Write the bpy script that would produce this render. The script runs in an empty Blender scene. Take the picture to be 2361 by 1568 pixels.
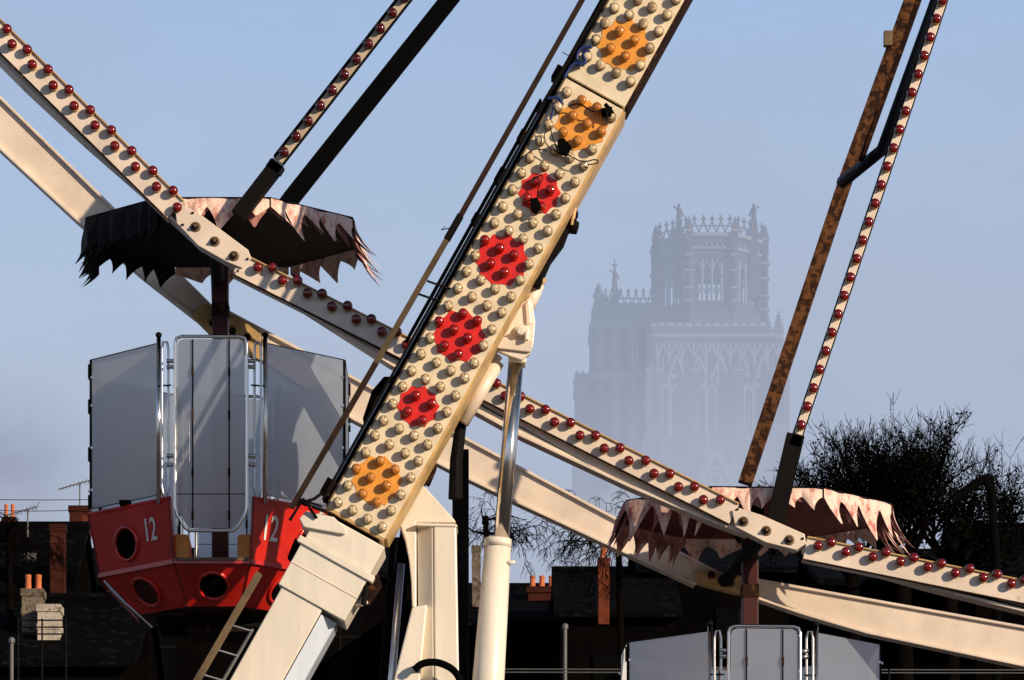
import bpy, math, random, bmesh
from mathutils import Vector, Matrix
random.seed(7)
S=0.263/2361
CAMZ=1.7
def P(u,v,d): return Vector(((u-1180.5)*S*d, d, CAMZ+(3000-v)*S*d))
sc=bpy.context.scene
col=sc.collection
# ---------------------------------------------------------------- materials
def lin(c):
    return tuple(((x/255)/12.92 if x/255<=.04045 else ((x/255+.055)/1.055)**2.4) for x in c)
def mat(name,c,rough=.5,metal=0,var=.25,scale=6,bump=.0,rust=0,rustc=(.12,.05,.02),coat=0,streak=False,spec=.5):
    m=bpy.data.materials.new(name); m.use_nodes=True
    nt=m.node_tree; n=nt.nodes; l=nt.links
    b=n['Principled BSDF']
    b.inputs['Roughness'].default_value=rough; b.inputs['Metallic'].default_value=metal
    b.inputs['Coat Weight'].default_value=coat; b.inputs['Specular IOR Level'].default_value=spec
    tc=n.new('ShaderNodeTexCoord'); mp=n.new('ShaderNodeMapping'); l.new(tc.outputs['Object'],mp.inputs['Vector'])
    if streak: mp.inputs['Scale'].default_value=(2.5,2.5,.35)
    nz=n.new('ShaderNodeTexNoise'); nz.inputs['Scale'].default_value=scale; nz.inputs['Detail'].default_value=8; nz.inputs['Roughness'].default_value=.65
    l.new(mp.outputs[0],nz.inputs['Vector'])
    r=n.new('ShaderNodeValToRGB'); l.new(nz.outputs['Fac'],r.inputs['Fac'])
    r.color_ramp.elements[0].position=.3; r.color_ramp.elements[1].position=.7
    r.color_ramp.elements[0].color=(*[x*(1-var) for x in c],1); r.color_ramp.elements[1].color=(*[min(1,x*(1+var*.4)) for x in c],1)
    out=r.outputs[0]
    if rust>0:
        n2=n.new('ShaderNodeTexNoise'); n2.inputs['Scale'].default_value=scale*2.3; n2.inputs['Detail'].default_value=10; n2.inputs['Roughness'].default_value=.75
        l.new(mp.outputs[0],n2.inputs['Vector'])
        r2=n.new('ShaderNodeValToRGB'); l.new(n2.outputs['Fac'],r2.inputs['Fac'])
        r2.color_ramp.elements[0].position=.72-rust*.4; r2.color_ramp.elements[1].position=.80-rust*.4
        mx=n.new('ShaderNodeMix'); mx.data_type='RGBA'
        l.new(r2.outputs[0],mx.inputs[0]); l.new(out,mx.inputs[6]); mx.inputs[7].default_value=(*rustc,1)
        out=mx.outputs[2]
    l.new(out,b.inputs['Base Color'])
    if bump>0:
        bp=n.new('ShaderNodeBump'); bp.inputs['Strength'].default_value=bump; bp.inputs['Distance'].default_value=.02
        l.new(nz.outputs['Fac'],bp.inputs['Height']); l.new(bp.outputs[0],b.inputs['Normal'])
    return m
M={}
M['cream']=mat('cream_paint',(.78,.66,.54),.36,var=.20,scale=3,rust=.20,rustc=(.45,.31,.19),bump=.05)
M['creamshade']=mat('shaded_cream_paint',(.52,.42,.31),.6,var=.3,scale=8,rust=.2,rustc=(.15,.08,.05),spec=.2)  # cream of the shaded left spoke, shade put into the colour
M['white']=mat('white_paint',(.82,.75,.63),.33,var=.16,scale=2.5,rust=.18,rustc=(.48,.36,.25),streak=True,bump=.04)
M['face']=mat('bulb_board_paint',(.82,.70,.49),.40,var=.22,scale=8,rust=.16,rustc=(.44,.29,.15))
M['gold']=mat('yellowed_paint',(.58,.38,.16),.45,var=.4,scale=7,rust=.2)
M['skytintpanel']=mat('sky_tinted_panel',(.62,.70,.82),.18,var=.12,scale=4,streak=True)  # side panel's sky reflection put into the blue tint
M['dark']=mat('dark_paint',(.006,.005,.005),.7,var=.4,scale=5,spec=.08)
M['darkblue']=mat('dark_blue_paint',(.008,.010,.018),.6,var=.3,scale=5,spec=.12)
M['rust']=mat('rusty_steel',(.022,.010,.007),.85,var=.5,scale=7,rust=.46,rustc=(.10,.042,.018),bump=.2,spec=.1)
M['rustl']=mat('orange_rusted_steel',(.030,.013,.008),.85,var=.5,scale=7,rust=.62,rustc=(.13,.055,.022),bump=.2,spec=.1)
M['railbrown']=mat('brown_rail_paint',(.035,.018,.012),.7,var=.5,scale=6,rust=.25,rustc=(.012,.008,.006),spec=.15)
M['raillit']=mat('sunlit_rail_paint',(.11,.075,.04),.6,var=.5,scale=6,rust=.35,rustc=(.025,.014,.009),spec=.2)  # sunlight on the rail's middle stretch painted as a lighter brown
M['olive']=mat('worn_olive_paint',(.15,.10,.045),.55,var=.5,scale=7,rust=.3,rustc=(.05,.025,.015))
M['maroon']=mat('dark_maroon_paint',(.05,.008,.006),.5,var=.5,scale=4,spec=.3)
M['red']=mat('red_fibreglass',(.60,.018,.010),.22,var=.42,scale=3,rust=.15,rustc=(.20,.010,.007),coat=.4,bump=.03)
M['redseam']=mat('dark_red_seam',(.16,.008,.006),.5,var=.3)
M['redpatch']=mat('red_patch_paint',(.70,.014,.008),.45,var=.25,scale=14)
M['orpatch']=mat('orange_patch_paint',(.80,.34,.045),.45,var=.25,scale=14)
def bulbmat(name,c,e,swirl=0,p1=.75):
    m=bpy.data.materials.new(name); m.use_nodes=True; nt=m.node_tree;n=nt.nodes;l=nt.links;b=n['Principled BSDF']
    b.inputs['Roughness'].default_value=.10; b.inputs['Coat Weight'].default_value=.7; b.inputs['Coat Roughness'].default_value=.04
    lw=n.new('ShaderNodeLayerWeight'); lw.inputs[0].default_value=.45; r=n.new('ShaderNodeValToRGB'); l.new(lw.outputs['Facing'],r.inputs[0])
    r.color_ramp.elements[0].position=.08; r.color_ramp.elements[0].color=(*c,1); r.color_ramp.elements[1].position=p1; r.color_ramp.elements[1].color=(*e,1)  # glass shading put into the base colour, darker toward the edges
    out=r.outputs[0]
    tc=n.new('ShaderNodeTexCoord')
    if swirl:
        s_=n.new('ShaderNodeSeparateXYZ'); l.new(tc.outputs['Object'],s_.inputs[0])
        at=n.new('ShaderNodeMath'); at.operation='ARCTAN2'; l.new(s_.outputs[0],at.inputs[0]); l.new(s_.outputs[2],at.inputs[1])
        m1=n.new('ShaderNodeMath'); m1.operation='MULTIPLY'; m1.inputs[1].default_value=4; l.new(at.outputs[0],m1.inputs[0])
        m2=n.new('ShaderNodeMath'); m2.operation='MULTIPLY_ADD'; m2.inputs[1].default_value=210; l.new(s_.outputs[1],m2.inputs[0]); l.new(m1.outputs[0],m2.inputs[2])
        m3=n.new('ShaderNodeMath'); m3.operation='SINE'; l.new(m2.outputs[0],m3.inputs[0])
        mr=n.new('ShaderNodeMapRange'); l.new(m3.outputs[0],mr.inputs[0]); mr.inputs[1].default_value=-.2; mr.inputs[2].default_value=.9; mr.inputs[3].default_value=0; mr.inputs[4].default_value=swirl
        mx=n.new('ShaderNodeMix'); mx.data_type='RGBA'; l.new(mr.outputs[0],mx.inputs[0]); l.new(out,mx.inputs[6]); mx.inputs[7].default_value=(*e,1); out=mx.outputs[2]
    l.new(out,b.inputs['Base Color'])
    return m
M['bred']=bulbmat('red_bulb_glass',(.17,.006,.005),(.035,.002,.002))
M['bshade']=bulbmat('shaded_red_bulb_glass',(.08,.004,.004),(.02,.002,.002))  # red bulbs of the shaded left spoke, darkened in the colour
M['bredl']=bulbmat('bright_red_bulb_glass',(.34,.008,.005),(.08,.003,.002),.35)
M['bor']=bulbmat('amber_bulb_glass',(.62,.24,.04),(.20,.06,.010),.5)
M['bcl']=bulbmat('clear_bulb_glass',(.78,.62,.38),(.20,.12,.050),.75,.6)
M['chrome']=mat('chromed_steel',(.88,.80,.70),.13,1,var=.10,scale=5)
M['tube']=mat('galvanised_tube',(.65,.65,.65),.30,1,var=.25,scale=9)
M['black']=mat('black_void',(.003,.003,.003),.9,var=.2,spec=.02)
M['brick']=mat('red_brick',(.055,.014,.009),.9,var=.6,scale=2.2,bump=.3,spec=.1)
M['brickl']=mat('sunlit_brick',(.16,.04,.018),.9,var=.6,scale=2.2,bump=.3,spec=.1)  # lit copy of the red brick, sunlight put into the brighter colour
M['pot']=mat('terracotta',(.60,.16,.055),.8,var=.3,scale=5)
M['render']=mat('stained_render',(.20,.16,.12),.9,var=.8,scale=3.5,rust=.5,rustc=(.04,.03,.025),spec=.1,bump=.3)
M['renderw']=mat('white_render',(.50,.45,.37),.9,var=.6,scale=3.5,rust=.45,rustc=(.12,.09,.06),spec=.1,bump=.3)
M['wall']=mat('shadow_dark_wall',(.0035,.003,.003),1,var=.6,scale=.6,spec=0)  # shadow over the houses put into a near-black wall colour
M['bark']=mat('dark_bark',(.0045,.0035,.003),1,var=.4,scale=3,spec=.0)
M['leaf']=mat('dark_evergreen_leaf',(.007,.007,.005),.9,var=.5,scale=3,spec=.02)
M['seat']=mat('orange_seat',(.90,.34,.05),.5,var=.3,scale=8)
M['bluecable']=mat('blue_cable',(.01,.03,.14),.45,var=.2)
M['numwhite']=mat('white_lettering',(.80,.75,.68),.5,var=.2,scale=20)
M['grey']=mat('grey_metal',(.12,.12,.12),.6,var=.3,scale=4)
M['asphalt']=mat('asphalt',(.045,.045,.048),.9,var=.4,scale=.8,bump=.2)
M['carpet']=mat('sill_carpet',(.22,.13,.07),.95,var=.7,scale=60,bump=.4)
def fringe(name,c1,c2,bmp=.35,p0=.36,p1=.56):
    m=bpy.data.materials.new(name); m.use_nodes=True; nt=m.node_tree;n=nt.nodes;l=nt.links;b=n['Principled BSDF']
    b.inputs['Roughness'].default_value=.7; b.inputs['Specular IOR Level'].default_value=.2
    tc=n.new('ShaderNodeTexCoord'); mp=n.new('ShaderNodeMapping'); mp.inputs['Scale'].default_value=(3,3,1.6)
    l.new(tc.outputs['Object'],mp.inputs[0])
    nz=n.new('ShaderNodeTexNoise'); nz.inputs['Scale'].default_value=5; nz.inputs['Detail'].default_value=9; nz.inputs['Roughness'].default_value=.72
    l.new(mp.outputs[0],nz.inputs[0]); r=n.new('ShaderNodeValToRGB'); l.new(nz.outputs['Fac'],r.inputs[0])
    r.color_ramp.elements[0].position=p0; r.color_ramp.elements[1].position=p1
    r.color_ramp.elements[0].color=(*c2,1); r.color_ramp.elements[1].color=(*c1,1)
    l.new(r.outputs[0],b.inputs['Base Color'])
    bp=n.new('ShaderNodeBump'); bp.inputs['Strength'].default_value=bmp; bp.inputs['Distance'].default_value=.03
    l.new(nz.outputs['Fac'],bp.inputs['Height']); l.new(bp.outputs[0],b.inputs['Normal'])
    return m
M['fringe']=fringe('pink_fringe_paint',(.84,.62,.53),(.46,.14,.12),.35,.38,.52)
M['fringein']=fringe('dull_pink_lining_and_shade',(.42,.19,.17),(.12,.025,.022))
M['fringeshade']=fringe('shaded_dark_fringe',(.012,.007,.007),(.004,.003,.003),.1)  # shade on facets turned from the sun, painted near-black
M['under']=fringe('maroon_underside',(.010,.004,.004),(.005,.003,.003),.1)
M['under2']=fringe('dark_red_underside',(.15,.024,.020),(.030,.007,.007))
def screen():
    m=bpy.data.materials.new('frosted_windscreen'); m.use_nodes=True; nt=m.node_tree;n=nt.nodes;l=nt.links
    b=n['Principled BSDF']; out=n['Material Output']
    tc=n.new('ShaderNodeTexCoord'); mp=n.new('ShaderNodeMapping'); mp.inputs['Scale'].default_value=(1,1,.6); l.new(tc.outputs['Object'],mp.inputs[0])
    nz=n.new('ShaderNodeTexNoise'); nz.inputs['Scale'].default_value=1.8; nz.inputs['Detail'].default_value=10; nz.inputs['Roughness'].default_value=.72; l.new(mp.outputs[0],nz.inputs[0])
    r=n.new('ShaderNodeValToRGB'); l.new(nz.outputs['Fac'],r.inputs[0])
    r.color_ramp.elements[0].position=.3; r.color_ramp.elements[1].position=.7
    r.color_ramp.elements[0].color=(.27,.33,.42,1); r.color_ramp.elements[1].color=(.42,.49,.58,1)
    l.new(r.outputs[0],b.inputs['Base Color']); b.inputs['Roughness'].default_value=.45
    t=n.new('ShaderNodeBsdfTranslucent'); t.inputs[0].default_value=(.92,.95,.98,1)
    mx=n.new('ShaderNodeMixShader'); mx.inputs[0].default_value=.68
    l.new(b.outputs[0],mx.inputs[1]); l.new(t.outputs[0],mx.inputs[2])
    tr=n.new('ShaderNodeBsdfTransparent'); tr.inputs[0].default_value=(.92,.95,1,1)
    m2=n.new('ShaderNodeMixShader'); m2.inputs[0].default_value=.05; l.new(mx.outputs[0],m2.inputs[1]); l.new(tr.outputs[0],m2.inputs[2]); l.new(m2.outputs[0],out.inputs[0])
    return m
M['screen']=screen()
def slate():
    m=bpy.data.materials.new('dark_slate_roof'); m.use_nodes=True; nt=m.node_tree;n=nt.nodes;l=nt.links;b=n['Principled BSDF']
    tc=n.new('ShaderNodeTexCoord'); sp=n.new('ShaderNodeSeparateXYZ'); cb=n.new('ShaderNodeCombineXYZ')
    l.new(tc.outputs['Object'],sp.inputs[0]); l.new(sp.outputs[0],cb.inputs[0]); l.new(sp.outputs[2],cb.inputs[1])
    bt=n.new('ShaderNodeTexBrick'); bt.inputs['Scale'].default_value=4; bt.inputs['Mortar Size'].default_value=.03
    bt.inputs['Color1'].default_value=(.002,.002,.0025,1); bt.inputs['Color2'].default_value=(.022,.023,.030,1); bt.inputs['Mortar'].default_value=(.0015,.0015,.0015,1)  # shadow on the roofs is part of these near-black slate tones
    bt.inputs['Bias'].default_value=-.72
    l.new(cb.outputs[0],bt.inputs[0]); l.new(bt.outputs[0],b.inputs['Base Color']); b.inputs['Roughness'].default_value=.9
    b.inputs['Specular IOR Level'].default_value=.03
    return m
M['slate']=slate()
def foggy(name,c0,c1):  # haze painted in as emission over the stone, thicker lower down
    m=bpy.data.materials.new(name); m.use_nodes=True; nt=m.node_tree;n=nt.nodes;l=nt.links
    b=n['Principled BSDF']; out=n['Material Output']; b.inputs['Roughness'].default_value=.9; b.inputs['Specular IOR Level'].default_value=.05
    g=n.new('ShaderNodeNewGeometry'); sp=n.new('ShaderNodeSeparateXYZ'); l.new(g.outputs['Position'],sp.inputs[0])
    nz=n.new('ShaderNodeTexNoise'); nz.inputs['Scale'].default_value=.6; nz.inputs['Detail'].default_value=8; l.new(g.outputs['Position'],nz.inputs[0])
    r=n.new('ShaderNodeValToRGB'); l.new(nz.outputs['Fac'],r.inputs[0]); r.color_ramp.elements[0].color=(*c0,1); r.color_ramp.elements[1].color=(*c1,1)
    l.new(r.outputs[0],b.inputs['Base Color'])
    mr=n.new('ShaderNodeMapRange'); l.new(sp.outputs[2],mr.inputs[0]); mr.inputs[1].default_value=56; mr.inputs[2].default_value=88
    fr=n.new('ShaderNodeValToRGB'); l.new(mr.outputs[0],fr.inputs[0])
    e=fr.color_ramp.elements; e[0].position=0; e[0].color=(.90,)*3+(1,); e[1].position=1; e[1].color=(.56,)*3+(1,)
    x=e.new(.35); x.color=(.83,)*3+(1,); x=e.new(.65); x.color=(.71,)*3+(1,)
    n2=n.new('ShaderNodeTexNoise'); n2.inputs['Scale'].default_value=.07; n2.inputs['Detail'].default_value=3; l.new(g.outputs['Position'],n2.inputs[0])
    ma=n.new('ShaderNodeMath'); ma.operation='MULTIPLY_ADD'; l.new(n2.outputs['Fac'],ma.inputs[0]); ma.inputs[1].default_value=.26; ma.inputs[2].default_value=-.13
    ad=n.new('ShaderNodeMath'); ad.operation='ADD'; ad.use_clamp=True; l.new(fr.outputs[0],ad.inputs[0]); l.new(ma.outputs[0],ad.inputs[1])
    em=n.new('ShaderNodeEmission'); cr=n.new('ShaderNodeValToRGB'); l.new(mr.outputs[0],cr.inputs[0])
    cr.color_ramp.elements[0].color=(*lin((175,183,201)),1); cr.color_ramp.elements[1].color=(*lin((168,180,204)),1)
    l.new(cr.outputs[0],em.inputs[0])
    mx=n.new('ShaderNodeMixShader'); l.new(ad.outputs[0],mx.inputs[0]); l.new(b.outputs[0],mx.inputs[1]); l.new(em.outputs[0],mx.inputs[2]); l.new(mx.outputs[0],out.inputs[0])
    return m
M['fog']=foggy('stone_in_fog',(.17,.17,.18),(.33,.32,.32)); M['fogd']=foggy('shaded_stone_in_fog',(.045,.045,.052),(.12,.12,.13))  # darker copy has shade painted in for the main masses
# ---------------------------------------------------------------- mesh builder
class MB:
    def __init__(s): s.v=[];s.f=[];s.m=[];s.mats=[]
    def mi(s,k):
        if k not in s.mats: s.mats.append(k)
        return s.mats.index(k)
    def add(s,vs,fs,k):
        o=len(s.v); s.v+= [Vector(x) for x in vs]; i=s.mi(k)
        for f in fs: s.f.append([a+o for a in f]); s.m.append(i)
    def prism(s,pts,d,t,k):
        a=[P(u,v,d) for u,v in pts]; s.solid(a,Vector((0,t,0)),k)
    def solid(s,a,off,k):
        n=len(a); b=[x+off for x in a]
        s.add(a+b,[list(range(n)),list(range(2*n-1,n-1,-1))]+[[i,i+n,(i+1)%n+n,(i+1)%n] for i in range(n)],k)
    def box(s,c,h,k,R=None):
        vs=[Vector((x*h[0],y*h[1],z*h[2])) for x in(-1,1) for y in(-1,1) for z in(-1,1)]
        if R: vs=[R@v for v in vs]
        vs=[v+Vector(c) for v in vs]
        s.add(vs,[[0,1,3,2],[4,6,7,5],[0,4,5,1],[2,3,7,6],[0,2,6,4],[1,5,7,3]],k)
    def beam(s,a,b,w,t,k,w2=None):
        a=Vector(a);b=Vector(b);d=(b-a).normalized(); sd=d.cross(Vector((0,1,0)))
        if sd.length<.05: sd=Vector((1,0,0))
        sd.normalize(); up=d.cross(sd).normalized(); w2=w2 or w
        vs=[a+sd*(x*w/2)+up*(y*t/2) for x,y in((-1,-1),(1,-1),(1,1),(-1,1))]+[b+sd*(x*w2/2)+up*(y*t/2) for x,y in((-1,-1),(1,-1),(1,1),(-1,1))]
        s.add(vs,[[3,2,1,0],[4,5,6,7],[0,1,5,4],[1,2,6,5],[2,3,7,6],[3,0,4,7]],k)
    def tube(s,pts,r,k,n=8,r2=None,closed=False):
        pts=[Vector(p) for p in pts]; N=len(pts); vs=[];prev=None
        for i,p in enumerate(pts):
            if closed: d=(pts[(i+1)%N]-pts[i-1])
            else: d=(pts[min(i+1,N-1)]-pts[max(i-1,0)])
            d.normalize()
            if prev is None:
                x=d.cross(Vector((0,0,1)) if abs(d.z)<.9 else Vector((1,0,0)))
            else: x=prev-d*prev.dot(d)
            x.normalize(); prev=x; y=d.cross(x)
            rr=r if r2 is None else r+(r2-r)*i/(N-1)
            for j in range(n):
                a=2*math.pi*j/n; vs.append(p+x*math.cos(a)*rr+y*math.sin(a)*rr)
        fs=[]
        M_=N if closed else N-1
        for i in range(M_):
            for j in range(n):
                a=i*n+j;b=i*n+(j+1)%n;c=((i+1)%N)*n+(j+1)%n;d_=((i+1)%N)*n+j
                fs.append([a,b,c,d_])
        if not closed: fs+=[list(range(n-1,-1,-1)),[(N-1)*n+j for j in range(n)]]
        s.add(vs,fs,k)
    def lathe(s,prof,k,c,axis='y',n=20,rib=0,tw=0,sgn=-1,a0=0):
        vs=[]
        for i,(r,h) in enumerate(prof):
            for j in range(n):
                a=2*math.pi*j/n+a0; q=r*(1+rib*math.cos(8*(a+tw*i)))
                if axis=='y': vs.append(Vector(c)+Vector((q*math.cos(a),sgn*h,q*math.sin(a))))
                else: vs.append(Vector(c)+Vector((q*math.cos(a),q*math.sin(a),h)))
        fs=[[i*n+j,i*n+(j+1)%n,(i+1)*n+(j+1)%n,(i+1)*n+j] for i in range(len(prof)-1) for j in range(n)]
        fs.append([(len(prof)-1)*n+j for j in range(n)])
        s.add(vs,fs,k)
    def finish(s,name,parent=None,loc=(0,0,0),smooth=False,bevel=0):
        loc=Vector(loc); me=bpy.data.meshes.new(name)
        me.from_pydata([tuple(v-loc) for v in s.v],[],s.f)
        for k in s.mats: me.materials.append(M[k])
        me.polygons.foreach_set('material_index',s.m)
        me.update()
        bm=bmesh.new(); bm.from_mesh(me); bmesh.ops.recalc_face_normals(bm,faces=bm.faces)
        if smooth:
            for f in bm.faces: f.smooth=len(f.verts)<5
        bm.to_mesh(me); bm.free()
        o=bpy.data.objects.new(name,me); col.objects.link(o)
        if parent: o.parent=parent; o.location=loc-parent.location
        else: o.location=loc
        if bevel:
            b=o.modifiers.new('bevel','BEVEL'); b.width=bevel; b.segments=2; b.limit_method='ANGLE'; b.angle_limit=.6
        return o
def empty(name,loc,label,cat,group=None):
    o=bpy.data.objects.new(name,None); o.location=loc; o.empty_display_size=.3; col.objects.link(o)
    o["label"]=label;o["category"]=cat
    if group:o["group"]=group
    return o
def inst(mesh,name,parent,loc,ploc):
    o=bpy.data.objects.new(name,mesh); col.objects.link(o); o.parent=parent; o.location=Vector(loc)-Vector(ploc); return o
def bulb_mesh(k,base,rib,sc_=1,ring='gold'):
    b=MB()
    b.lathe([(.031*sc_,.0),(.032*sc_,.006),(.027*sc_,.010),(.022*sc_,.016),(.015*sc_,.016)],ring,(0,0,0),n=20)
    pr=[(.018,.012),(.024,.017),(.0305,.026),(.0330,.035),(.0315,.044),(.026,.052),(.016,.058),(.006,.0605),(.001,.061)]
    b.lathe([(r*sc_,h*sc_) for r,h in pr],k,(0,0,0),n=32,rib=rib,tw=.18)
    o=b.finish('light_bulb',smooth=True); me=o.data; bpy.data.objects.remove(o); return me
BR=bulb_mesh('bred','gold',.0,1.06); BD=bulb_mesh('bshade','rust',.0,1.0,'rust'); BRL=bulb_mesh('bredl','redpatch',.03,1,'redpatch'); BO=bulb_mesh('bor','orpatch',.04,1,'orpatch'); BC=bulb_mesh('bcl','face',.05,1,'olive')
def stuff_bulbs(items,name,parent,ploc):
    b=MB()
    for me,p in items:
        o=len(b.v)
        b.v+=[v.co+Vector(p) for v in me.vertices]
        for f in me.polygons:
            b.f.append([i+o for i in f.vertices])
            key=[k for k in M if M[k]==me.materials[f.material_index]][0]; b.m.append(b.mi(key))
    ob=b.finish(name,parent,ploc,smooth=True); ob["kind"]="stuff"; return ob
# ================================================================ FERRIS WHEEL
DF,DR=27.0,29.0
hub=P(3147,-2765,28)
W=empty('ferris_wheel',hub,'cream steel big wheel with red bulbs on rim and spokes','ferris wheel')
def off(a,b,s,t):
    dx,dy=b[0]-a[0],b[1]-a[1]; L=math.hypot(dx,dy); return (a[0]+dx*t-dy/L*s, a[1]+dy*t+dx/L*s)
r=MB()
segs=[([(-514,-468),(425,462)],[(-540,-395),(60,205),(200,335),(330,448),(440,548)]),
      ([(560,583),(1705,1160)],[(575,632),(700,715),(900,843),(1200,1008),(1450,1125),(1640,1205),(1722,1235)]),
      ([(1862,1236),(3173,1500)],[(1850,1270),(1980,1312),(2150,1360),(2361,1412),(2750,1500),(3150,1580)])]
for top,bot in segs:
    a,b=top; th=55 if a[0]!=-514 else 58
    r.prism([a,b,off(a,b,th,1),off(a,b,th,0)],DF-.05,.13,'cream')
    a2,b2=off(a,b,th-12,0),off(a,b,th-12,1)
    r.prism([a2,b2]+bot[::-1],DF-.012,.03,'cream')
    for i in range(len(bot)-1):
        pa,pb=P(*bot[i],DF+.05),P(*bot[i+1],DF+.05); r.beam(pa,pb,.022,.15,'cream')
    r.beam(P(*off(a,b,2,0),DF-.056),P(*off(a,b,2,1),DF-.056),.012,.02,'gold')
    r.beam(P(*off(a,b,th,0),DF-.056),P(*off(a,b,th,1),DF-.056),.012,.02,'rust')
r.finish('rim',W,P(1200,950,DF),bevel=.004)
for (c,poly) in (((495,557),[(402,472),(430,476),(470,500),(572,576),(580,596),(558,618),(520,602),(457,566),(408,515)]),
                 ((1767,1224),[(1688,1176),(1704,1171),(1755,1187),(1855,1231),(1858,1254),(1836,1268),(1765,1250),(1695,1214)])):
    b=MB(); b.prism(poly,DF-.068,.14,'cream')
    ang=.7 if c[0]<1000 else .42
    for k in(-1,0,1):
        q=(c[0]+k*58*math.cos(ang),c[1]+k*58*math.sin(ang)*.9)
        p=P(q[0],q[1],DF-.068)
        b.lathe([(.037,0),(.035,.006),(.026,.008)],'olive',p,n=16); b.lathe([(.023,.006),(.023,.026),(.016,.03)],'rust',p,n=6); b.lathe([(.012,.028),(.011,.045)],'olive',p,n=8)
    for k in(-1.4,1.45):
        for w in(-18,18):
            p=P(c[0]+k*58*math.cos(ang)-w*math.sin(ang),c[1]+k*58*math.sin(ang)+w*math.cos(ang),DF-.068); b.lathe([(.010,0),(.008,.012)],'rust',p,n=8)
    b.finish('joint_plate',W,P(*c,DF),bevel=.005)
r=MB()
rear=[([(-540,-290),(0,228),(255,478),(490,712)],[(490,765),(330,640),(180,512),(0,345),(-540,-160)]),
      ([(525,722),(800,868),(1060,1008),(1400,1190),(1650,1322)],[(1600,1350),(1400,1258),(1190,1160),(1060,1097),(800,962),(600,828),(530,770)]),
      ([(1730,1338),(2361,1450),(3000,1550)],[(3000,1660),(2361,1538),(2000,1462),(1850,1418),(1740,1380)])]
for t,bt in rear:
    r.prism(t+bt,DR,.03,'cream')
    for ch in (t,bt):
        for i in range(len(ch)-1): r.beam(P(*ch[i],DR+.04),P(*ch[i+1],DR+.04),.02,.14,'cream')
r.finish('rim',W,P(1060,1050,DR),bevel=.003)
for poly in ([(470,700),(530,725),(600,760),(604,832),(560,812),(480,765),(440,725)],[(1600,1322),(1650,1316),(1700,1325),(1735,1338),(1740,1372),(1690,1366),(1610,1345)]):
    b=MB(); b.prism(poly,DR-.06,.1,'gold')
    c=(sum(p[0] for p in poly)/7,sum(p[1] for p in poly)/7)
    for k in(-35,10,45): b.lathe([(.03,0),(.028,.03),(.01,.032)],'rust',P(c[0]+k,c[1]+k*.4,DR-.06),n=6)
    b.finish('joint_plate',W,P(*poly[0],DR),bevel=.004)
for a,bb in(((500,560),(505,742)),((1770,1225),(1668,1342))):
    b=MB(); b.tube([P(*a,DF+.08),P(*bb,DR)],.05,'dark',12)
    b.finish('axle',W,P(*a,DF))
def sp(name,pts,w,t,k,d,extra=None):
    b=MB()
    for i in range(len(pts)-1): b.beam(P(*pts[i],d),P(*pts[i+1],d),w,t,k)
    if extra: extra(b)
    return b.finish(name,W,P(*pts[-1],d),bevel=.003)
def strip2(b,a,c,w,d,t,k):
    b.prism([off(a,c,-w/2,0),off(a,c,-w/2,1),off(a,c,w/2,1),off(a,c,w/2,0)],d,t,k)
sa,sbb=(930.6,0.2),(642,370.5)
sdir=((sa[0]-sbb[0])/469,(sa[1]-sbb[1])/469)
def ext(p,L_): return (p[0]+sdir[0]*L_,p[1]+sdir[1]*L_)
def e1(b):
    strip2(b,ext(sa,3000),ext(sbb,0),19,DF-.035,.02,'creamshade')
    b.beam(P(642,378,DF-.02),P(548,500,DF-.02),.10,.1,'dark')
    b.prism([(624,364),(656,388),(646,404),(612,382)],DF-.07,.05,'darkblue')
sp('spoke',[ext(sa,3000),(sa[0],sa[1]),(sbb[0],sbb[1])],.085,.08,'dark',DF+.02,e1)
sp('spoke',[(3060,-2560),(1035,0),(668,462),(600,560)],.115,.10,'black',DR-.2)  # shaded spoke, its shade put in as a near-black colour
ra,rb_=(2172,5),(1840,1001)
def e2(b):
    strip2(b,(2172+1000*.3162,5-1000*.9487),ra,19,DF-.035,.02,'cream'); strip2(b,ra,rb_,19,DF-.035,.02,'cream')
    b.prism([(1828,1000),(1852,1008),(1845,1032),(1818,1024)],DF-.06,.05,'darkblue')
    b.beam(P(1834,1005,DF),P(1787,1205,DF),.125,.12,'dark')
sp('spoke',[(2172+1000*.3162,5-1000*.9487),ra,rb_],.078,.08,'dark',DF+.03,e2)
sp('spoke',[(3060,-2560),(2108,-20),(1950,415),(1718,1115)],.105,.10,'rustl',DR-.2)
b=MB(); b.tube([P(2215,-150,DF+.3),P(2160,0,DF+.3),P(2035,345,DF+.5),P(1942,420,DR-.4)],.045,'darkblue',8); b.finish('spoke_brace',W,P(2035,345,DF+.5),smooth=True)
b=MB(); b.beam(P(2140,-60,DF+.5),P(1985,372,DF+.7),.04,.05,'rust'); b.finish('spoke_stay',W,P(2060,180,DF+.5))
b=MB(); b.box(P(2047,90,DR-.3),(.03,.03,.055),'olive'); b.finish('spoke_clamp',W,P(2047,90,DR-.3),bevel=.004)
b=MB(); b.tube([hub+Vector((0,-1.6,0)),hub+Vector((0,1.6,0))],.8,'white',32); b.finish('hub_drum',W,hub,bevel=.03)
items=[]
for i in range(-2,9):
    items.append((17+48*i,72+46.5*i)); items.append((29+47.5*i,106+47*i))
for i in range(19):
    items.append((686-57+57.2*i,650-30+29.7*i)); items.append((652-57+57.0*i,650-30+29.7*i))
for i in range(9):
    items.append((1885+63.5*i,1262+12.1*i)); items.append((1915+63.8*i,1252+12.5*i))
items=[p for p in items if not (p[0]<-30 or p[1]<-60)]
sb=[(905-27.7*i,33+35.6*i) for i in range(-1,10)]
rb=[(2172-14.17*i,5+42.5*i) for i in range(-1,24)]
rj=lambda:random.uniform(-1.2,1.2)
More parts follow.
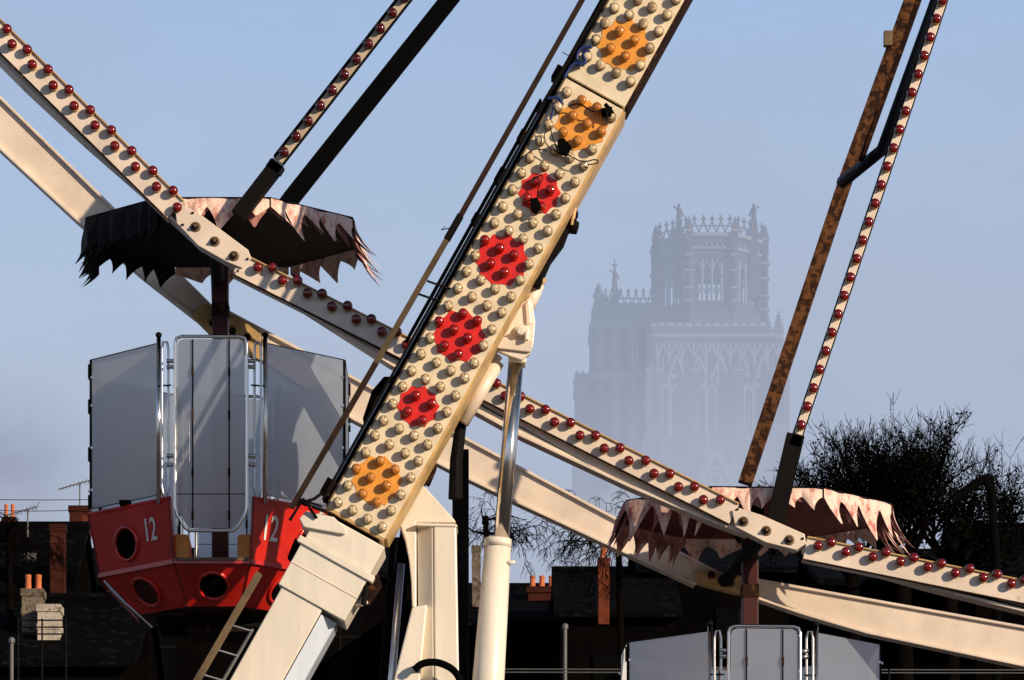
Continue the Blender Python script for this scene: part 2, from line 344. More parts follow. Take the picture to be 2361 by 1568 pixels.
allb=[(BD,P(u,v,DF-.035)) for u,v in sb]+[(BR,P(u+rj(),v+rj(),DF-.05))for u,v in items]+[(BR,P(u,v,DF-.035))for u,v in rb[::-1]]
for me,p in allb[:99]: inst(me,'light_bulb',W,p,hub)
if len(allb)>99: stuff_bulbs(allb[99:],'light_bulbs',W,P(2170,20,DF))
# ================================================================ SUPPORT LEG
DL=25.6
base0=P(821-1340,1204+2390,DL+.2); base0.z=0
Lg=empty('support_leg',base0,'cream slanting wheel support leg covered with light bulbs','ferris wheel support')
ax=(-.4868,.8735); pp=(.8735,.4868)
def L(t,s): return (821+ax[0]*t+pp[0]*s, 1204+ax[1]*t+pp[1]*s)
def strip(b,t0,t1,s0,s1,d,th,k): b.prism([L(t0,s0),L(t0,s1),L(t1,s1),L(t1,s0)],d,th,k)
b=MB()
strip(b,-1130,0,-75,75,DL,.30,'face'); strip(b,-4540,-1138,-75,75,DL,.30,'face')
strip(b,-1136,-1131,-70,70,DL+.04,.2,'black')
strip(b,-1128,0,75.5,83,DL+.012,.28,'gold'); strip(b,-4540,-1140,75.5,81,DL+.012,.28,'rust')
strip(b,-1128,0,-79,-75.5,DL-.006,.28,'olive'); strip(b,-4540,-1140,-79,-75.5,DL-.006,.28,'olive')
strip(b,0,7,-76,76,DL-.008,.3,'gold')
b.finish('bulb_board',Lg,P(1150,600,DL))
b=MB()
strip(b,-1400,-10,-96,-82,DL+.06,.14,'dark'); strip(b,-1060,-420,-106,-100,DL+.1,.06,'dark')
strip(b,-1500,-20,-90,-88,DL+.045,.02,'skytintpanel')
for t in(-1150,-980,-880,-760,-280): strip(b,t,t+random.uniform(18,36),-108,-94,DL+.03,.12,random.choice(['rust','dark','dark']))
b.prism([(905,868),(925,880),(905,935),(850,990),(836,965),(858,900),(885,868)],DL+.15,.15,'black')
strip(b,-60,-20,-108,-80,DL+.02,.1,'rust')
b.finish('cable_channel',Lg,P(1000,700,DL),bevel=.003)
patches=[((870,1108),60,'orpatch'),((964,937),50,'redpatch'),((1058,775),63,'redpatch'),((1157,600),63,'redpatch'),((1244,445),50,'redpatch'),((1340,290),62,'orpatch'),((1438,105),62,'orpatch'),((1540,-80),60,'orpatch')]
for c,R,k in patches:
    b=MB(); pts=[]
    N=10
    for i in range(N*6):
        a=2*math.pi*i/(N*6); q=R*(1.0-.13*abs(math.sin(N*a/2)))
        pts.append((c[0]+q*math.cos(a),c[1]+q*math.sin(a)))
    b.prism(pts,DL-.004,.003,k); b.finish('painted_rosette',Lg,P(*c,DL))
bl=[]
for i in range(36):
    for j in range(4):
        t=-19-43.3*i+random.uniform(-1.5,1.5); s=-57+38.7*j+random.uniform(-1.5,1.5)
        if abs(t+1134)<17: continue
        if i>=26: t-=6
        u,v=L(t,s)
        if v<-70: continue
        me=BC
        for c,R,k in patches:
            if math.hypot(u-c[0],v-c[1])<R-4: me=BO if k=='orpatch' else BRL
        bl.append((me,P(u,v,DL-.004)))
for me,p in bl[:100]:
    o=inst(me,'light_bulb',Lg,p,base0); o.rotation_euler=(random.uniform(-.06,.06),random.uniform(0,6.28),random.uniform(-.06,.06))
stuff_bulbs(bl[100:],'light_bulbs',Lg,P(1450,100,DL))
b=MB()
strip(b,6,20,-66,66,DL+.05,.25,'black')
strip(b,18,88,-85,85,DL-.01,.36,'white'); strip(b,88,104,-99,99,DL-.03,.40,'white'); strip(b,104,212,-87,87,DL-.014,.37,'white')
strip(b,150,154,-88,88,DL-.018,.378,'cream')
b.finish('leg_socket',Lg,P(770,1290,DL),bevel=.012)
b=MB()
T=2740
strip(b,212,T,-77,30,DL,.42,'white')
b.finish('lower_leg',Lg,P(650,1500,DL),bevel=.008)
b=MB(); b.solid([P(*L(225,33),DL+.012),P(*L(T,33),DL+.012),P(*L(T,74),DL+.10),P(*L(225,74),DL+.10)],Vector((0,.25,0)),'skytintpanel')
b.finish('side_panel',Lg,P(700,1500,DL),bevel=.004)
b=MB(); b.prism([(690,1195),(706,1178),(770,1192),(800,1222),(795,1232),(700,1215)],DL-.04,.3,'white'); b.finish('socket_cap',Lg,P(740,1200,DL),bevel=.006)
b=MB()
b.prism([(838,1345),(872,1322),(880,1345),(850,1392),(832,1388)],DL+.05,.12,'rust'); b.tube([P(845,1350,DL),P(838,1395,DL)],.02,'dark'); b.tube([P(848,1388,DL+.05),P(820,1398,DL+.05)],.014,'cream')
b.finish('clamp_bolt',Lg,P(850,1360,DL),bevel=.005)
b=MB(); b.prism([(662,1285),(680,1240),(695,1248),(680,1300)],DL+.05,.1,'black'); b.finish('hinge_block',Lg,P(678,1265,DL),bevel=.005)
b=MB()
b.beam(P(1680,-600,DL-.1),P(1062,497,DL-.1),.032,.04,'railbrown'); b.beam(P(1062,497,DL-.1),P(1030,553,DL-.1),.042,.05,'dark')
b.beam(P(1030,553,DL-.1),P(866,838,DL-.1),.034,.04,'raillit'); b.beam(P(866,838,DL-.1),P(672,1172,DL-.1),.034,.04,'railbrown')
for u,v in((985,648),(965,678),(690,1150),(700,1160),(720,1170)): b.tube([P(u,v,DL-.1),P(u+52,v+18,DL)],.008,'dark',6)
b.tube([P(680,1165,DL-.1),P(725,1150,DL-.05),P(745,1135,DL)],.012,'dark',6); b.tube([P(668,1200,DL-.1),P(700,1150,DL-.1),P(730,1195,DL-.05)],.012,'dark',6)
b.tube([P(1050,523,DL-.1),P(1018,530,DL-.1),P(1026,522,DL-.1)],.004,'dark',5)
b.finish('access_rail',Lg,P(900,800,DL-.1),bevel=.003)
b=MB(); b.beam(P(598,1322,DL-.2),P(455,1568,DL-.2),.042,.05,'olive'); b.beam(P(455,1568,DL-.2),P(100,2180,DL-.2),.042,.05,'olive')
b.tube([P(583,1450,DL-.1),P(515,1568,DL-.1),P(160,2180,DL-.1)],.012,'grey',6)
for q in range(10):
    u0,v0=535-q*33,1440+q*57; b.tube([P(u0-6,v0,DL-.2),P(u0+48,v0+16,DL-.1)],.007,'tube',6)
b.finish('lower_ladder',Lg,P(520,1450,DL-.2),bevel=.003)
b=MB(); b.beam(P(1400,-10,DL-.02),P(1240,260,DL-.02),.022,.03,'dark'); b.beam(P(1240,260,DL-.02),P(745,1150,DL-.02),.012,.03,'dark'); b.finish('guide_bar',Lg,P(1240,260,DL-.02))
b=MB()
def curve(pts,r,k,d):
    out=[]; n=len(pts)
    for i in range(n-1):
        p0=pts[max(i-1,0)];p1=pts[i];p2=pts[i+1];p3=pts[min(i+2,n-1)]
        for s_ in range(6):
            t=s_/6
            out.append(tuple(.5*((2*p1[c])+(-p0[c]+p2[c])*t+(2*p0[c]-5*p1[c]+4*p2[c]-p3[c])*t*t+(-p0[c]+3*p1[c]-3*p2[c]+p3[c])*t**3) for c in(0,1)))
    out.append(pts[-1]); b.tube([P(u,v,d) for u,v in out],r,k,6)
curve([(1365,108),(1340,112),(1330,135),(1345,150),(1322,148),(1300,180)],.012,'bluecable',DL-.03)
curve([(1360,118),(1345,125),(1350,142),(1335,150)],.014,'bluecable',DL-.05)
curve([(1262,228),(1285,225),(1297,240),(1280,236),(1275,260),(1262,290)],.010,'bluecable',DL-.04)
curve([(1268,300),(1255,310),(1262,335),(1288,350),(1275,320),(1268,290)],.004,'rust',DL-.08)
curve([(1300,350),(1340,372),(1372,368),(1378,376),(1355,380)],.004,'dark',DL-.08)
curve([(1310,245),(1335,240),(1370,258),(1395,250),(1400,275)],.005,'dark',DL-.08)
curve([(1215,420),(1250,405),(1240,440),(1238,480)],.004,'dark',DL-.08)
curve([(1296,120),(1315,130),(1335,135)],.003,'dark',DL-.02); curve([(1195,372),(1230,345),(1262,348)],.004,'dark',DL-.06)
curve([(1240,330),(1215,395),(1175,470),(1120,540),(1000,760),(930,850),(895,880)],.011,'black',DL+.02)
curve([(1395,240),(1412,262),(1395,268)],.014,'black',DL-.05)
b.prism([(1285,322),(1300,318),(1318,338),(1308,358),(1288,350)],DL-.08,.04,'black'); b.prism([(1385,250),(1412,245),(1410,268),(1388,266)],DL-.07,.04,'black')
b.prism([(1222,458),(1240,455),(1248,478),(1236,492),(1225,480)],DL-.08,.04,'black')
b.finish('loose_cable',Lg,P(1300,250,DL),smooth=True)
# ================================================================ HYDRAULIC RAM + BRACKETS
DH=25.9
hb=P(1090,2250,DH); hb=Vector((hb.x,hb.y,0))
H=empty('hydraulic_ram',hb,'cream hydraulic ram with chrome rod lifting the leg','hydraulic cylinder')
b=MB(); b.tube([P(1190,828,DH),P(1156,1250,DH)],.052,'chrome',40); b.finish('piston_rod',H,P(1170,1000,DH),smooth=True)
b=MB(); 
b.tube([P(1148,1243,DH),P(1147,1262,DH)],.092,'white',28)
b.tube([P(1148,1256,DH),P(1126,1568,DH),P(1070,2360,DH)],.088,'white',28,r2=.125); b.tube([P(1168,1298,DH-.05),P(1188,1296,DH-.05)],.012,'white')
b.finish('barrel',H,P(1130,1500,DH),smooth=True)
b=MB()
br_=[(1213,692),(1222,684),(1228,700),(1234,745),(1230,790),(1222,815),(1203,830),(1178,822),(1140,806),(1120,815),(1150,775),(1185,715)]
b.prism(br_,DH-.12,.05,'white'); b.prism(br_,DH+.08,.05,'white')
b.prism([(1150,776),(1230,784),(1229,800),(1222,812),(1140,802)],DH-.145,.03,'cream'); b.prism([(1210,700),(1220,690),(1226,745),(1214,750)],DH-.14,.03,'cream')
b.prism([(1172,812),(1215,815),(1212,836),(1172,832)],DH-.08,.16,'white')
b.lathe([(.055,0),(.055,.022),(.045,.03)],'cream',P(1203,769,DH-.12),n=24); b.lathe([(.028,.02),(.028,.055),(.02,.06)],'white',P(1200,768,DH-.14),n=16); b.box(P(1214,775,DH-.18),(.012,.02,.03),'cream')
b.finish('ram_bracket',H,P(1200,770,DH),bevel=.008)
b=MB()
b.tube([P(1213,720,DH-.02),P(1241,655,DH-.02)],.045,'cream',16); b.tube([P(1238,660,DH-.02),P(1250,640,DH-.02)],.036,'gold',12)
b.finish('upper_tube',H,P(1230,690,DH),smooth=True)
b=MB(); b.tube([P(1148,835,DH),P(1066,975,DH)],.045,'cream',16); b.tube([P(1150,820,DH+.08),P(1070,940,DH+.08)],.03,'cream',12); b.finish('stay_arm',H,P(1100,900,DH),smooth=True)
b=MB(); b.tube([P(1064,970,DH+.05),P(1052,1060,DH+.05),P(1050,1150,DH+.05)],.038,'dark',10,r2=.05)
b.beam(P(1062,1040,DH+.3),P(1062,2350,DH+.3),.11,.12,'dark')
b.finish('dark_strut',H,P(1055,1100,DH))
b=MB(); b.prism([(1306,500),(1325,474),(1334,490),(1322,505),(1336,512),(1330,530),(1312,528),(1300,560),(1270,600),(1248,650),(1240,640),(1290,540)],DH-.1,.12,'dark')
b.lathe([(.03,0),(.028,.03)],'rust',P(1322,515,DH-.1),n=8); b.tube([P(1326,478,DH-.12),P(1318,520,DH-.12)],.014,'gold',8)
b.prism([(1232,640),(1252,645),(1245,662),(1226,655)],DH-.12,.1,'dark')
b.finish('locking_lug',H,P(1320,510,DH),bevel=.004)
# ================================================================ BASE COLUMN
DC=25.86
cb=Vector((P(1010,2300,DC).x,DC,0))
C=empty('base_column',cb,'white box steel column with curved gusset beside hydraulic ram','support column')
b=MB(); b.prism([(1000,1212),(1052,1213),(1058,1568),(1075,2280),(1010,2280),(1002,1568)],DC,.35,'white')
b.solid([P(962,1212,DC+.07),P(998,1212,DC),P(1000,1568,DC),P(1008,2280,DC),P(972,2280,DC+.07),P(966,1568,DC+.07)],Vector((0,.25,0)),'white')
b.prism([(958,1205),(1054,1208),(1055,1215),(958,1213)],DC-.012,.37,'white')
b.finish('upright',C,P(1020,1400,DC),bevel=.01)
b=MB(); 
b.prism([(962,1108),(985,1128),(1046,1196),(1052,1205),(960,1205),(960,1400)]+[(950,1400),(948,1340),(943,1290),(934,1245),(920,1205),(902,1180),(925,1150)],DC+.05,.16,'white')
b.finish('gusset_plate',C,P(960,1200,DC),bevel=.008)
b=MB(); b.prism([(950,1400),(985,1393),(968,1568),(870,2280),(770,2280),(908,1568)],DC-.05,.3,'white'); b.finish('raking_brace',C,P(940,1550,DC),bevel=.01)
b=MB(); b.tube([P(925,1300,DC+.3),P(903,1568,DC+.3),P(850,2200,DC+.3)],.026,'tube',14); b.finish('stay_tube',C,P(910,1400,DC),smooth=True)
b=MB(); b.tube([P(945,1180,DC+.5),P(895,1568,DC+.5),P(800,2250,DC+.5)],.05,'black',10)
b.tube([P(905,1250,DC+.4),P(888,1480,DC+.4),P(880,1600,DC+.4)],.02,'dark',8)
b.finish('feed_pipe',C,P(900,1400,DC),smooth=True)
b=MB()
curve([(955,1545),(975,1530),(1010,1528),(1045,1545),(1062,1575),(1065,1620)],.026,'black',DC-.12)
curve([(985,1120),(1000,1080),(990,1060),(975,1090),(1000,1050),(1030,1000),(1050,980)],.018,'black',DC+.2); curve([(960,1130),(990,1105),(1003,1075),(988,1055)],.015,'rust',DC+.15)
b.finish('black_hose',C,P(1000,1540,DC),smooth=True)
# ================================================================ GONDOLAS
oct_=[(-.295,-.88),(.295,-.88),(.92,-.30),(.92,.30),(.295,.88),(-.295,.88),(-.92,.30),(-.92,-.30)]
def gondola(org,label,dark,number=True):
    G=empty('gondola',org,label,'gondola','gondolas hanging from the wheel'); O=Vector(org)
    def ring(z,s): return [Vector((x*s,y*s,z)) for x,y in oct_]
    R0,R1,R2=ring(.43,1.0),ring(0,.91),ring(-.27,.64)
    b=MB(); closed=[1,2,3,5,6,7]
    for i in range(8):
        j=(i+1)%8
        if i in closed:
            q=[R0[i],R0[j],R1[j],R1[i]]; qi=[v*.94 for v in q]
            for a_,c_ in zip(qi,q): a_.z=c_.z
            b.add(q+qi,[[0,1,2,3],[7,6,5,4],[0,4,5,1],[1,5,6,2],[2,6,7,3],[3,7,4,0]],'red')
        b.add([R1[i],R1[j],R2[j],R2[i]],[[0,1,2,3]],'red')
        b.tube([R0[i]*1.002,R1[i]*1.002,R2[i]*1.002],.006,'redseam',5)
    b.add(R1,[list(range(8))],'dark'); b.add([v.copy() for v in R2],[list(range(8))],'maroon')
    for i in closed:
        j=(i+1)%8; A_,B_=R0[i]*.985+Vector((0,0,.005)),R0[j]*.985+Vector((0,0,.005)); b.tube([A_,B_],.018,'red',8)
    for i in range(8):
        j=(i+1)%8; b.beam(R1[i]*1.005,R1[j]*1.005,.030,.020,'red')
    for v in b.v: v+=O
    b.finish('tub',G,org)
    def fr(i,t,h,lower=False):
        A,B=(R0,R1) if not lower else (R1,R2); j=(i+1)%8
        top=A[i].lerp(A[j],t); bot=B[i].lerp(B[j],t); x=(A[j]-A[i]).normalized()
        nrm=(A[j]-A[i]).cross(A[i]-B[i]).normalized()
        p=bot.lerp(top,h); mid=A[i].lerp(A[j],.5)
        if nrm.dot(Vector((mid.x,mid.y,0)))<0: nrm=-nrm
        y=nrm.cross(x)
        if y.z<0: y=-y
        return p+O,x,y,nrm
    def hole(i,t,h,lower,r,k='black'):
        p,x,y,nn=fr(i,t,h,lower); b=MB()
        b.add([p+nn*.004+x*math.cos(a)*r+y*math.sin(a)*r for a in[2*math.pi*q/28 for q in range(28)]],[list(range(28))],k)  # dark inside of the hole painted as a flat disc
        b.tube([p+nn*.006+x*math.cos(a)*r+y*math.sin(a)*r for a in[2*math.pi*q/28 for q in range(28)]],.014,'red',8,closed=True)
        b.finish('porthole',G,p,smooth=True)
    hole(7,.42,.42,False,.115); hole(0,.5,.47,True,.108); hole(7,.45,.48,True,.115,'maroon'); hole(1,.66,.45,False,.115); hole(1,.5,.48,True,.105)
    if number:
        for i,t,sz in((7,.74,.225),(1,.19,.25)):
            p,x,y,nn=fr(i,t,.55)
            cu=bpy.data.curves.new('n','FONT'); cu.body='12'; cu.size=sz; cu.align_x='CENTER'; cu.align_y='CENTER'; cu.extrude=.002; cu.offset=.002
            to=bpy.data.objects.new('n',cu); col.objects.link(to); bpy.context.view_layer.update()
            me=bpy.data.meshes.new_from_object(to.evaluated_get(bpy.context.evaluated_depsgraph_get())); bpy.data.objects.remove(to)
            me.materials.clear(); me.materials.append(M['numwhite'])
            mt=Matrix((x*.62,y,nn)).transposed().to_4x4(); mt.translation=nn*.006; me.transform(mt)
            o=bpy.data.objects.new('number_marking',me); col.objects.link(o); o.parent=G; o.location=p-O
    b=MB(); b.box(O+Vector((0,-.79,.014)),(.26,.03,.012),'carpet'); b.finish('door_sill',G,O+Vector((0,-.8,0)),bevel=.004)
    for sx in(-1,1):
        b=MB(); b.box(O+Vector((sx*.45,0,.12)),(.20,.28,.10),'seat'); b.box(O+Vector((sx*.225,-.62,.11)),(.055,.10,.10),'seat'); b.box(O+Vector((sx*.70,0,.30)),(.04,.26,.10),'dark'); b.finish('seat',G,O+Vector((sx*.5,0,.1)),bevel=.02)
    b=MB(); 
    for k in(-.3,0,.3): b.beam(O+Vector((-.45,k,-.31)),O+Vector((.45,k*.6,-.34)),.05,.05,'dark')
    b.tube([O+Vector((-.80,-.35,-.05)),O+Vector((-.62,-.5,-.25)),O+Vector((-.45,-.45,-.40))],.010,'tube',6)
    b.box(O+Vector((0,0,-.34)),(.22,.22,.05),'rust'); b.finish('undercarriage',G,O+Vector((0,0,-.33)),bevel=.004)
    for i in closed:
        j=(i+1)%8; a=Vector((*oct_[i],0)).lerp(Vector((*oct_[j],0)),.12 if i in(1,3,5,7) and abs(oct_[i][1])>.5 else .015)
        c=Vector((*oct_[j],0)).lerp(Vector((*oct_[i],0)),.12 if i in(1,3,5,7) and abs(oct_[j][1])>.5 else .015)
        a*=.985;c*=.985; n_=Vector(((a+c).x,(a+c).y,0)).normalized()
        b=MB(); z0,z1=.47,1.53
        q=[O+a+Vector((0,0,z0)),O+c+Vector((0,0,z0)),O+c+Vector((0,0,z1)),O+a+Vector((0,0,z1))]
        b.add(q,[[0,1,2,3]],'screen')
        b.tube([q[0],q[3],q[2],q[1]],.0065,'dark',6); b.tube([q[0],q[1]],.006,'tube',6)
        fa=a if abs(oct_[i][1])>.5 else c
        for zz in(.52,.86,1.2,1.45): b.box(O+fa+n_*.004+Vector((0,0,zz)),(.012,.012,.05),'dark')
        b.box(O+a.lerp(c,.5)+Vector((0,0,z0-.01)),(.04,.04,.015),'dark')
        for tt in (.02,.98):
            for zz in(.6,.9,1.2,1.4): b.box(O+a.lerp(c,tt)+n_*.008+Vector((0,0,zz)),(.008,.008,.008),'tube')
        b.finish('windscreen',G,q[0])
    for sx in(-1,1):
        for sy in(-1,1):
            b=MB(); p=O+Vector((sx*.372,sy*.815,0))
            b.tube([p+Vector((0,0,.40)),p+Vector((0,0,1.575))],.016,'chrome',12); b.lathe([(.022,.0),(.022,.02),(.006,.03)],'dark',p+Vector((0,0,1.57)),axis='z',n=10)
            x1,x2=sx*.345,sx*.30
            pts=[(x1,.50),(x1,1.47),(x1-sx*.01,1.52),(x2+sx*.01,1.52),(x2,1.47),(x2,.50),(x2+sx*.012,.44),(x1-sx*.012,.44)]
            b.tube([O+Vector((x,sy*.86,z)) for x,z in pts],.009,'tube',8,closed=True)
            for z in(.66,.72,1.34,1.38): b.box(O+Vector((sx*.28,sy*.885,z)),(.03,.012,.012),'tube')
            b.tube([O+Vector((sx*.37,sy*.83,1.22)),O+Vector((sx*.28,sy*.9,1.21))],.006,'dark',6)
            b.finish('grab_rail',G,p,smooth=True)
    for sy in(-1,1):
        y=sy*.90; pts=[(-.25,.36),(-.238,.31),(-.18,.215),(-.155,.196),(.155,.196),(.18,.215),(.238,.31),(.25,.36),(.25,1.50),(.238,1.535),(.205,1.547),(-.205,1.547),(-.238,1.535),(-.25,1.50)]
        b=MB(); b.add([O+Vector((x*.94,y,.87+(z-.87)*.975)) for x,z in pts],[list(range(len(pts)))],'screen')
        for x in(-.127,.127): b.box(O+Vector((x,y-.008,.87)),(.005,.005,.655),'dark')
        for x in(-.127,.127):
            for z in(.3,.6,1.0,1.3): b.box(O+Vector((x,y-.016,z)),(.008,.008,.03),'rust')
        D=b.finish('door',G,O+Vector((0,y,.87)))
        b=MB(); b.tube([O+Vector((x,y-.004,z)) for x,z in pts],.012,'chrome',10,closed=True)
        b.tube([O+Vector((-.24,y-.01,.45)),O+Vector((.24,y-.01,.45))],.003,'dark',6)
        o=b.finish('door_frame',None,O+Vector((0,y,.87)),smooth=True); o.parent=D; o.location=(0,0,0)
    b=MB(); b.box(O+Vector((0,0,1.18)),(.056,.056,1.42),'maroon'); b.box(O+Vector((0,0,1.95)),(.062,.062,.05),'rust'); b.tube([O+Vector((0,-.4,2.45)),O+Vector((0,.5,2.45))],.06,'dark',10)
    b.finish('hanger_pole',G,O+Vector((0,0,1.2)),bevel=.006)
    RC=1.03; zc=2.50; cx=.02
    oc=[Vector((cx+RC*math.cos(math.radians(a)),RC*.93*math.sin(math.radians(a)),zc)) for a in(-112,-68,-24,22,66,114,158,204)]
    b=MB(); ctr=Vector((cx,0,zc-.01)); top=Vector((cx,0,zc+.12))
    for i in range(8):
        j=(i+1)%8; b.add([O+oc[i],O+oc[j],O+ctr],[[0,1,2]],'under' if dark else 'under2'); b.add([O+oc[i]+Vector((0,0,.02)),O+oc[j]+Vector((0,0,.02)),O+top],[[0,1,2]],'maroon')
        b.tube([O+oc[i]+Vector((0,0,.012)),O+oc[j]+Vector((0,0,.012))],.011,'dark',6)
    CN=b.finish('canopy',G,O+Vector((cx,0,zc)))
    rnd=random.Random(3 if dark else 9)
    for i in range(8):
        j=(i+1)%8; A,B=oc[i],oc[j]; nn=((A+B)/2-Vector((cx,0,zc))); nn.z=0; nn.normalize()
        midx=(A+B).x/2; yb=(A+B).y
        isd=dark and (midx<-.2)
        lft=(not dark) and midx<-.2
        side=abs(midx)>.8
        diag=.2<abs(midx)<.8 and yb<.5
        b=MB(); ed=(B-A); Ln=ed.length; ed.normalize()
        for layer in (0,1):
            if layer==1 and yb>.5 and not lft: continue
            k='fringeshade' if isd else('fringe' if layer==0 else 'fringein')
            if lft and rnd.random()<.5: k='fringein'  # shade on left facets put in with the duller lining colour
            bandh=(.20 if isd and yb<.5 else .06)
            n=rnd.randint(5,6) if isd else rnd.randint(4,5)
            if side and midx>0: n=6
            cuts=[0]
            ws=[rnd.uniform(.65,1.4) for _ in range(n)]; tot=sum(ws)
            for w_ in ws: cuts.append(cuts[-1]+w_/tot)
            NC=12; RW=9
            for q in range(n):
                w=(cuts[q+1]-cuts[q])*Ln; ln=rnd.uniform(.08,.22)*(.75 if yb>.5 else 1)
                if side and midx>0: ln+=.15
                if diag and midx>0: ln+=.03
                if isd: ln=rnd.uniform(.06,.15)
                if lft: ln+=.08
                if layer: ln*=.8
                pk=rnd.uniform(.3,.7)
                lean=rnd.uniform(-.03,.04)
                if side and midx>0: lean+=.06
                if diag: lean+=.05*(1 if midx>0 else -1)
                fl=rnd.uniform(.01,.05)+(rnd.uniform(.10,.19) if side and midx>0 else 0)+(.05 if side and midx<0 else 0)
                pw=rnd.uniform(1.0,1.5)
                cols=[]
                for c_ in range(NC+1):
                    x=c_/NC; t_=(x/pk if x<pk else (1-x)/(1-pk)); tt=ln*(t_**pw)
                    s_=cuts[q]*Ln+x*w; h=bandh+tt
                    for r_ in range(RW+1):
                        f=r_/RW; dz=h*f; e_=max(0,dz-bandh)/max(ln,.01)
                        wid=(pk*w-x*w)*.30*e_
                        p=A+ed*(s_+lean*e_*e_+wid)+nn*((-.022 if layer else .012)+fl*e_**1.6+.006*math.sin(s_*22+i)+.030*(1-abs(2*x-1))*min(1,f*2)*(1-.4*e_))+Vector((0,0,-dz*(1-.12*e_*(1 if side and midx>0 else 0))+.01))
                        cols.append(O+p)
                fs=[[c_*(RW+1)+r_,(c_+1)*(RW+1)+r_,(c_+1)*(RW+1)+r_+1,c_*(RW+1)+r_+1] for c_ in range(NC) for r_ in range(RW)]
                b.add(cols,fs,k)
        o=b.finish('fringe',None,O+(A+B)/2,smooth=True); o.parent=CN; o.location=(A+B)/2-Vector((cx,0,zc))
    return G
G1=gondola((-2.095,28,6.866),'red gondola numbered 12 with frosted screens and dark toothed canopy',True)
G2=gondola((1.71,28,4.85),'gondola with frosted screens under pink toothed canopy',False)
G2.rotation_euler=(0,0,math.radians(3))
# ================================================================ BUILDINGS
def chimney_parts(b,u,v0,v1,w,d,k,pots):
    p0,p1=P(u,v0,d),P(u,v1,d); h=(p0.z-p1.z)/2; wm=w*S*d/2
    c=Vector((p0.x,d+wm,(p0.z+p1.z)/2)); b.box(c,(wm,wm*1.1,h),k); b.box((c.x,c.y,p0.z+.04),(wm*1.12,wm*1.22,.06),k); b.box((c.x,c.y,p0.z-.25),(wm*1.06,wm*1.16,.05),k)
    for q in range(pots):
        x=c.x+(q-(pots-1)/2)*(2*wm/max(pots,1)); r_=min(.11,wm/pots*.7)
        b.lathe([(r_,0),(r_*.85,.06),(r_*.8,.20),(r_*.95,.23),(r_*.7,.25)],'pot',(x,c.y,p0.z+.10),axis='z',n=12)
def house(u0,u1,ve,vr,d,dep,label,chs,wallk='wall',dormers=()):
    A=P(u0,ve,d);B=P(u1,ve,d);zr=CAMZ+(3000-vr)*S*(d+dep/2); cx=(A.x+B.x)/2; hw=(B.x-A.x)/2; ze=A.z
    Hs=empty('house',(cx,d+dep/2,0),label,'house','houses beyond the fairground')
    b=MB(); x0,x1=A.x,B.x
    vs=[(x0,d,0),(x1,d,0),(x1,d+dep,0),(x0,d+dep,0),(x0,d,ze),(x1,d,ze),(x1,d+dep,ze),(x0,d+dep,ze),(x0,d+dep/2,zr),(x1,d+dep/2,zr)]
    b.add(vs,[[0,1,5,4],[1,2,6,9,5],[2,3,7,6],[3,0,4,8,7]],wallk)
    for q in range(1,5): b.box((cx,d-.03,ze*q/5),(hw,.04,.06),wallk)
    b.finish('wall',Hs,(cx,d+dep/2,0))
    b=MB(); e=.25
    sl=(zr-ze)/(dep/2)
    for sy in(-1,1):
        ym=d+dep/2; ye=ym+sy*(dep/2+e)
        b.solid([Vector((x0-.1,ye,ze-sl*e+.03)),Vector((x1+.1,ye,ze-sl*e+.03)),Vector((x1+.1,ym,zr+.03)),Vector((x0-.1,ym,zr+.03))],Vector((0,0,.10)),'slate')
    b.tube([(x0-.1,d+dep/2,zr+.14),(x1+.1,d+dep/2,zr+.14)],.09,'slate',8)
    b.finish('roof',Hs,(cx,d+dep/2,ze))
    for c in chs:
        b=MB(); chimney_parts(b,*c); b.finish('chimney',Hs,P(c[0],c[1],c[4]),bevel=.01)
    n=max(1,int((x1-x0)/2.2))
    for fl in range(2):
        for q in range(n):
            x=x0+(q+.5)*(x1-x0)/n; z=ze-1.4-fl*2.8
            b=MB(); b.box((x,d-.02,z),(.42,.03,.75),'black'); b.box((x,d-.06,z-.8),(.55,.08,.05),'wall')
            b.box((x,d-.055,z),(.02,.006,.74),'dark'); b.box((x,d-.057,z+.25),(.41,.006,.02),'dark')
            b.finish('window',Hs,(x,d,z))
    for (u,v,w,h) in dormers:
        p=P(u,v,d+1.0); wm=w*S*d/2; hm=h*S*d/2; b=MB(); b.box(p,(wm,.05,hm),'grey'); b.box(p-Vector((0,.06,0)),(wm*.75,.02,hm*.75),'grey'); b.finish('skylight',Hs,p)
    return Hs
house(-260,148,1400,1232,66,6,'dark brick house with slate roof and brick chimney',[(132,1222,1420,34,66,'brick',0),(20,1205,1260,30,69,'brick',2)],dormers=[(70,1285,28,20)])
house(-60,300,1530,1400,60,6,'dark house with stained pale chimney and terracotta pots',[(74,1372,1568,48,61.2,'render',2),(112,1408,1600,52,60.8,'renderw',0)])
house(150,560,1350,1290,72,7,'dark slate roofed house with brick chimneys',[(182,1178,1300,44,74,'brick',0),(198,1200,1300,20,73.6,'brickl',0)])
house(560,1010,1330,1265,74,8,'dark slate roofed house with black windows',[])
house(1010,1330,1440,1372,70,7,'dark house with row of chimney pots on the ridge',[(1250,1365,1420,66,72,'brick',3),(1098,1270,1400,20,71,'render',0)])
house(1290,1560,1420,1335,66,7,'dark slate house with tall lit brick chimney',[(1392,1300,1440,26,64.5,'brickl',1)],dormers=[(1384,1412,30,20)])
house(1480,1930,1320,1262,69,8,'long dark roofed house under bare trees',[(1540,1258,1290,34,72,'brick',1)])
house(1900,2420,1350,1296,62,8,'dark long building under the evergreen trees',[])
house(2250,2700,1330,1240,58,7,'dark gabled house beside evergreen tree',[])
b=MB(); x0=P(-300,1500,52).x; x1=P(2700,1500,52).x
b.box(((x0+x1)/2,52,4.4),((x1-x0)/2,.15,4.4),'wall')
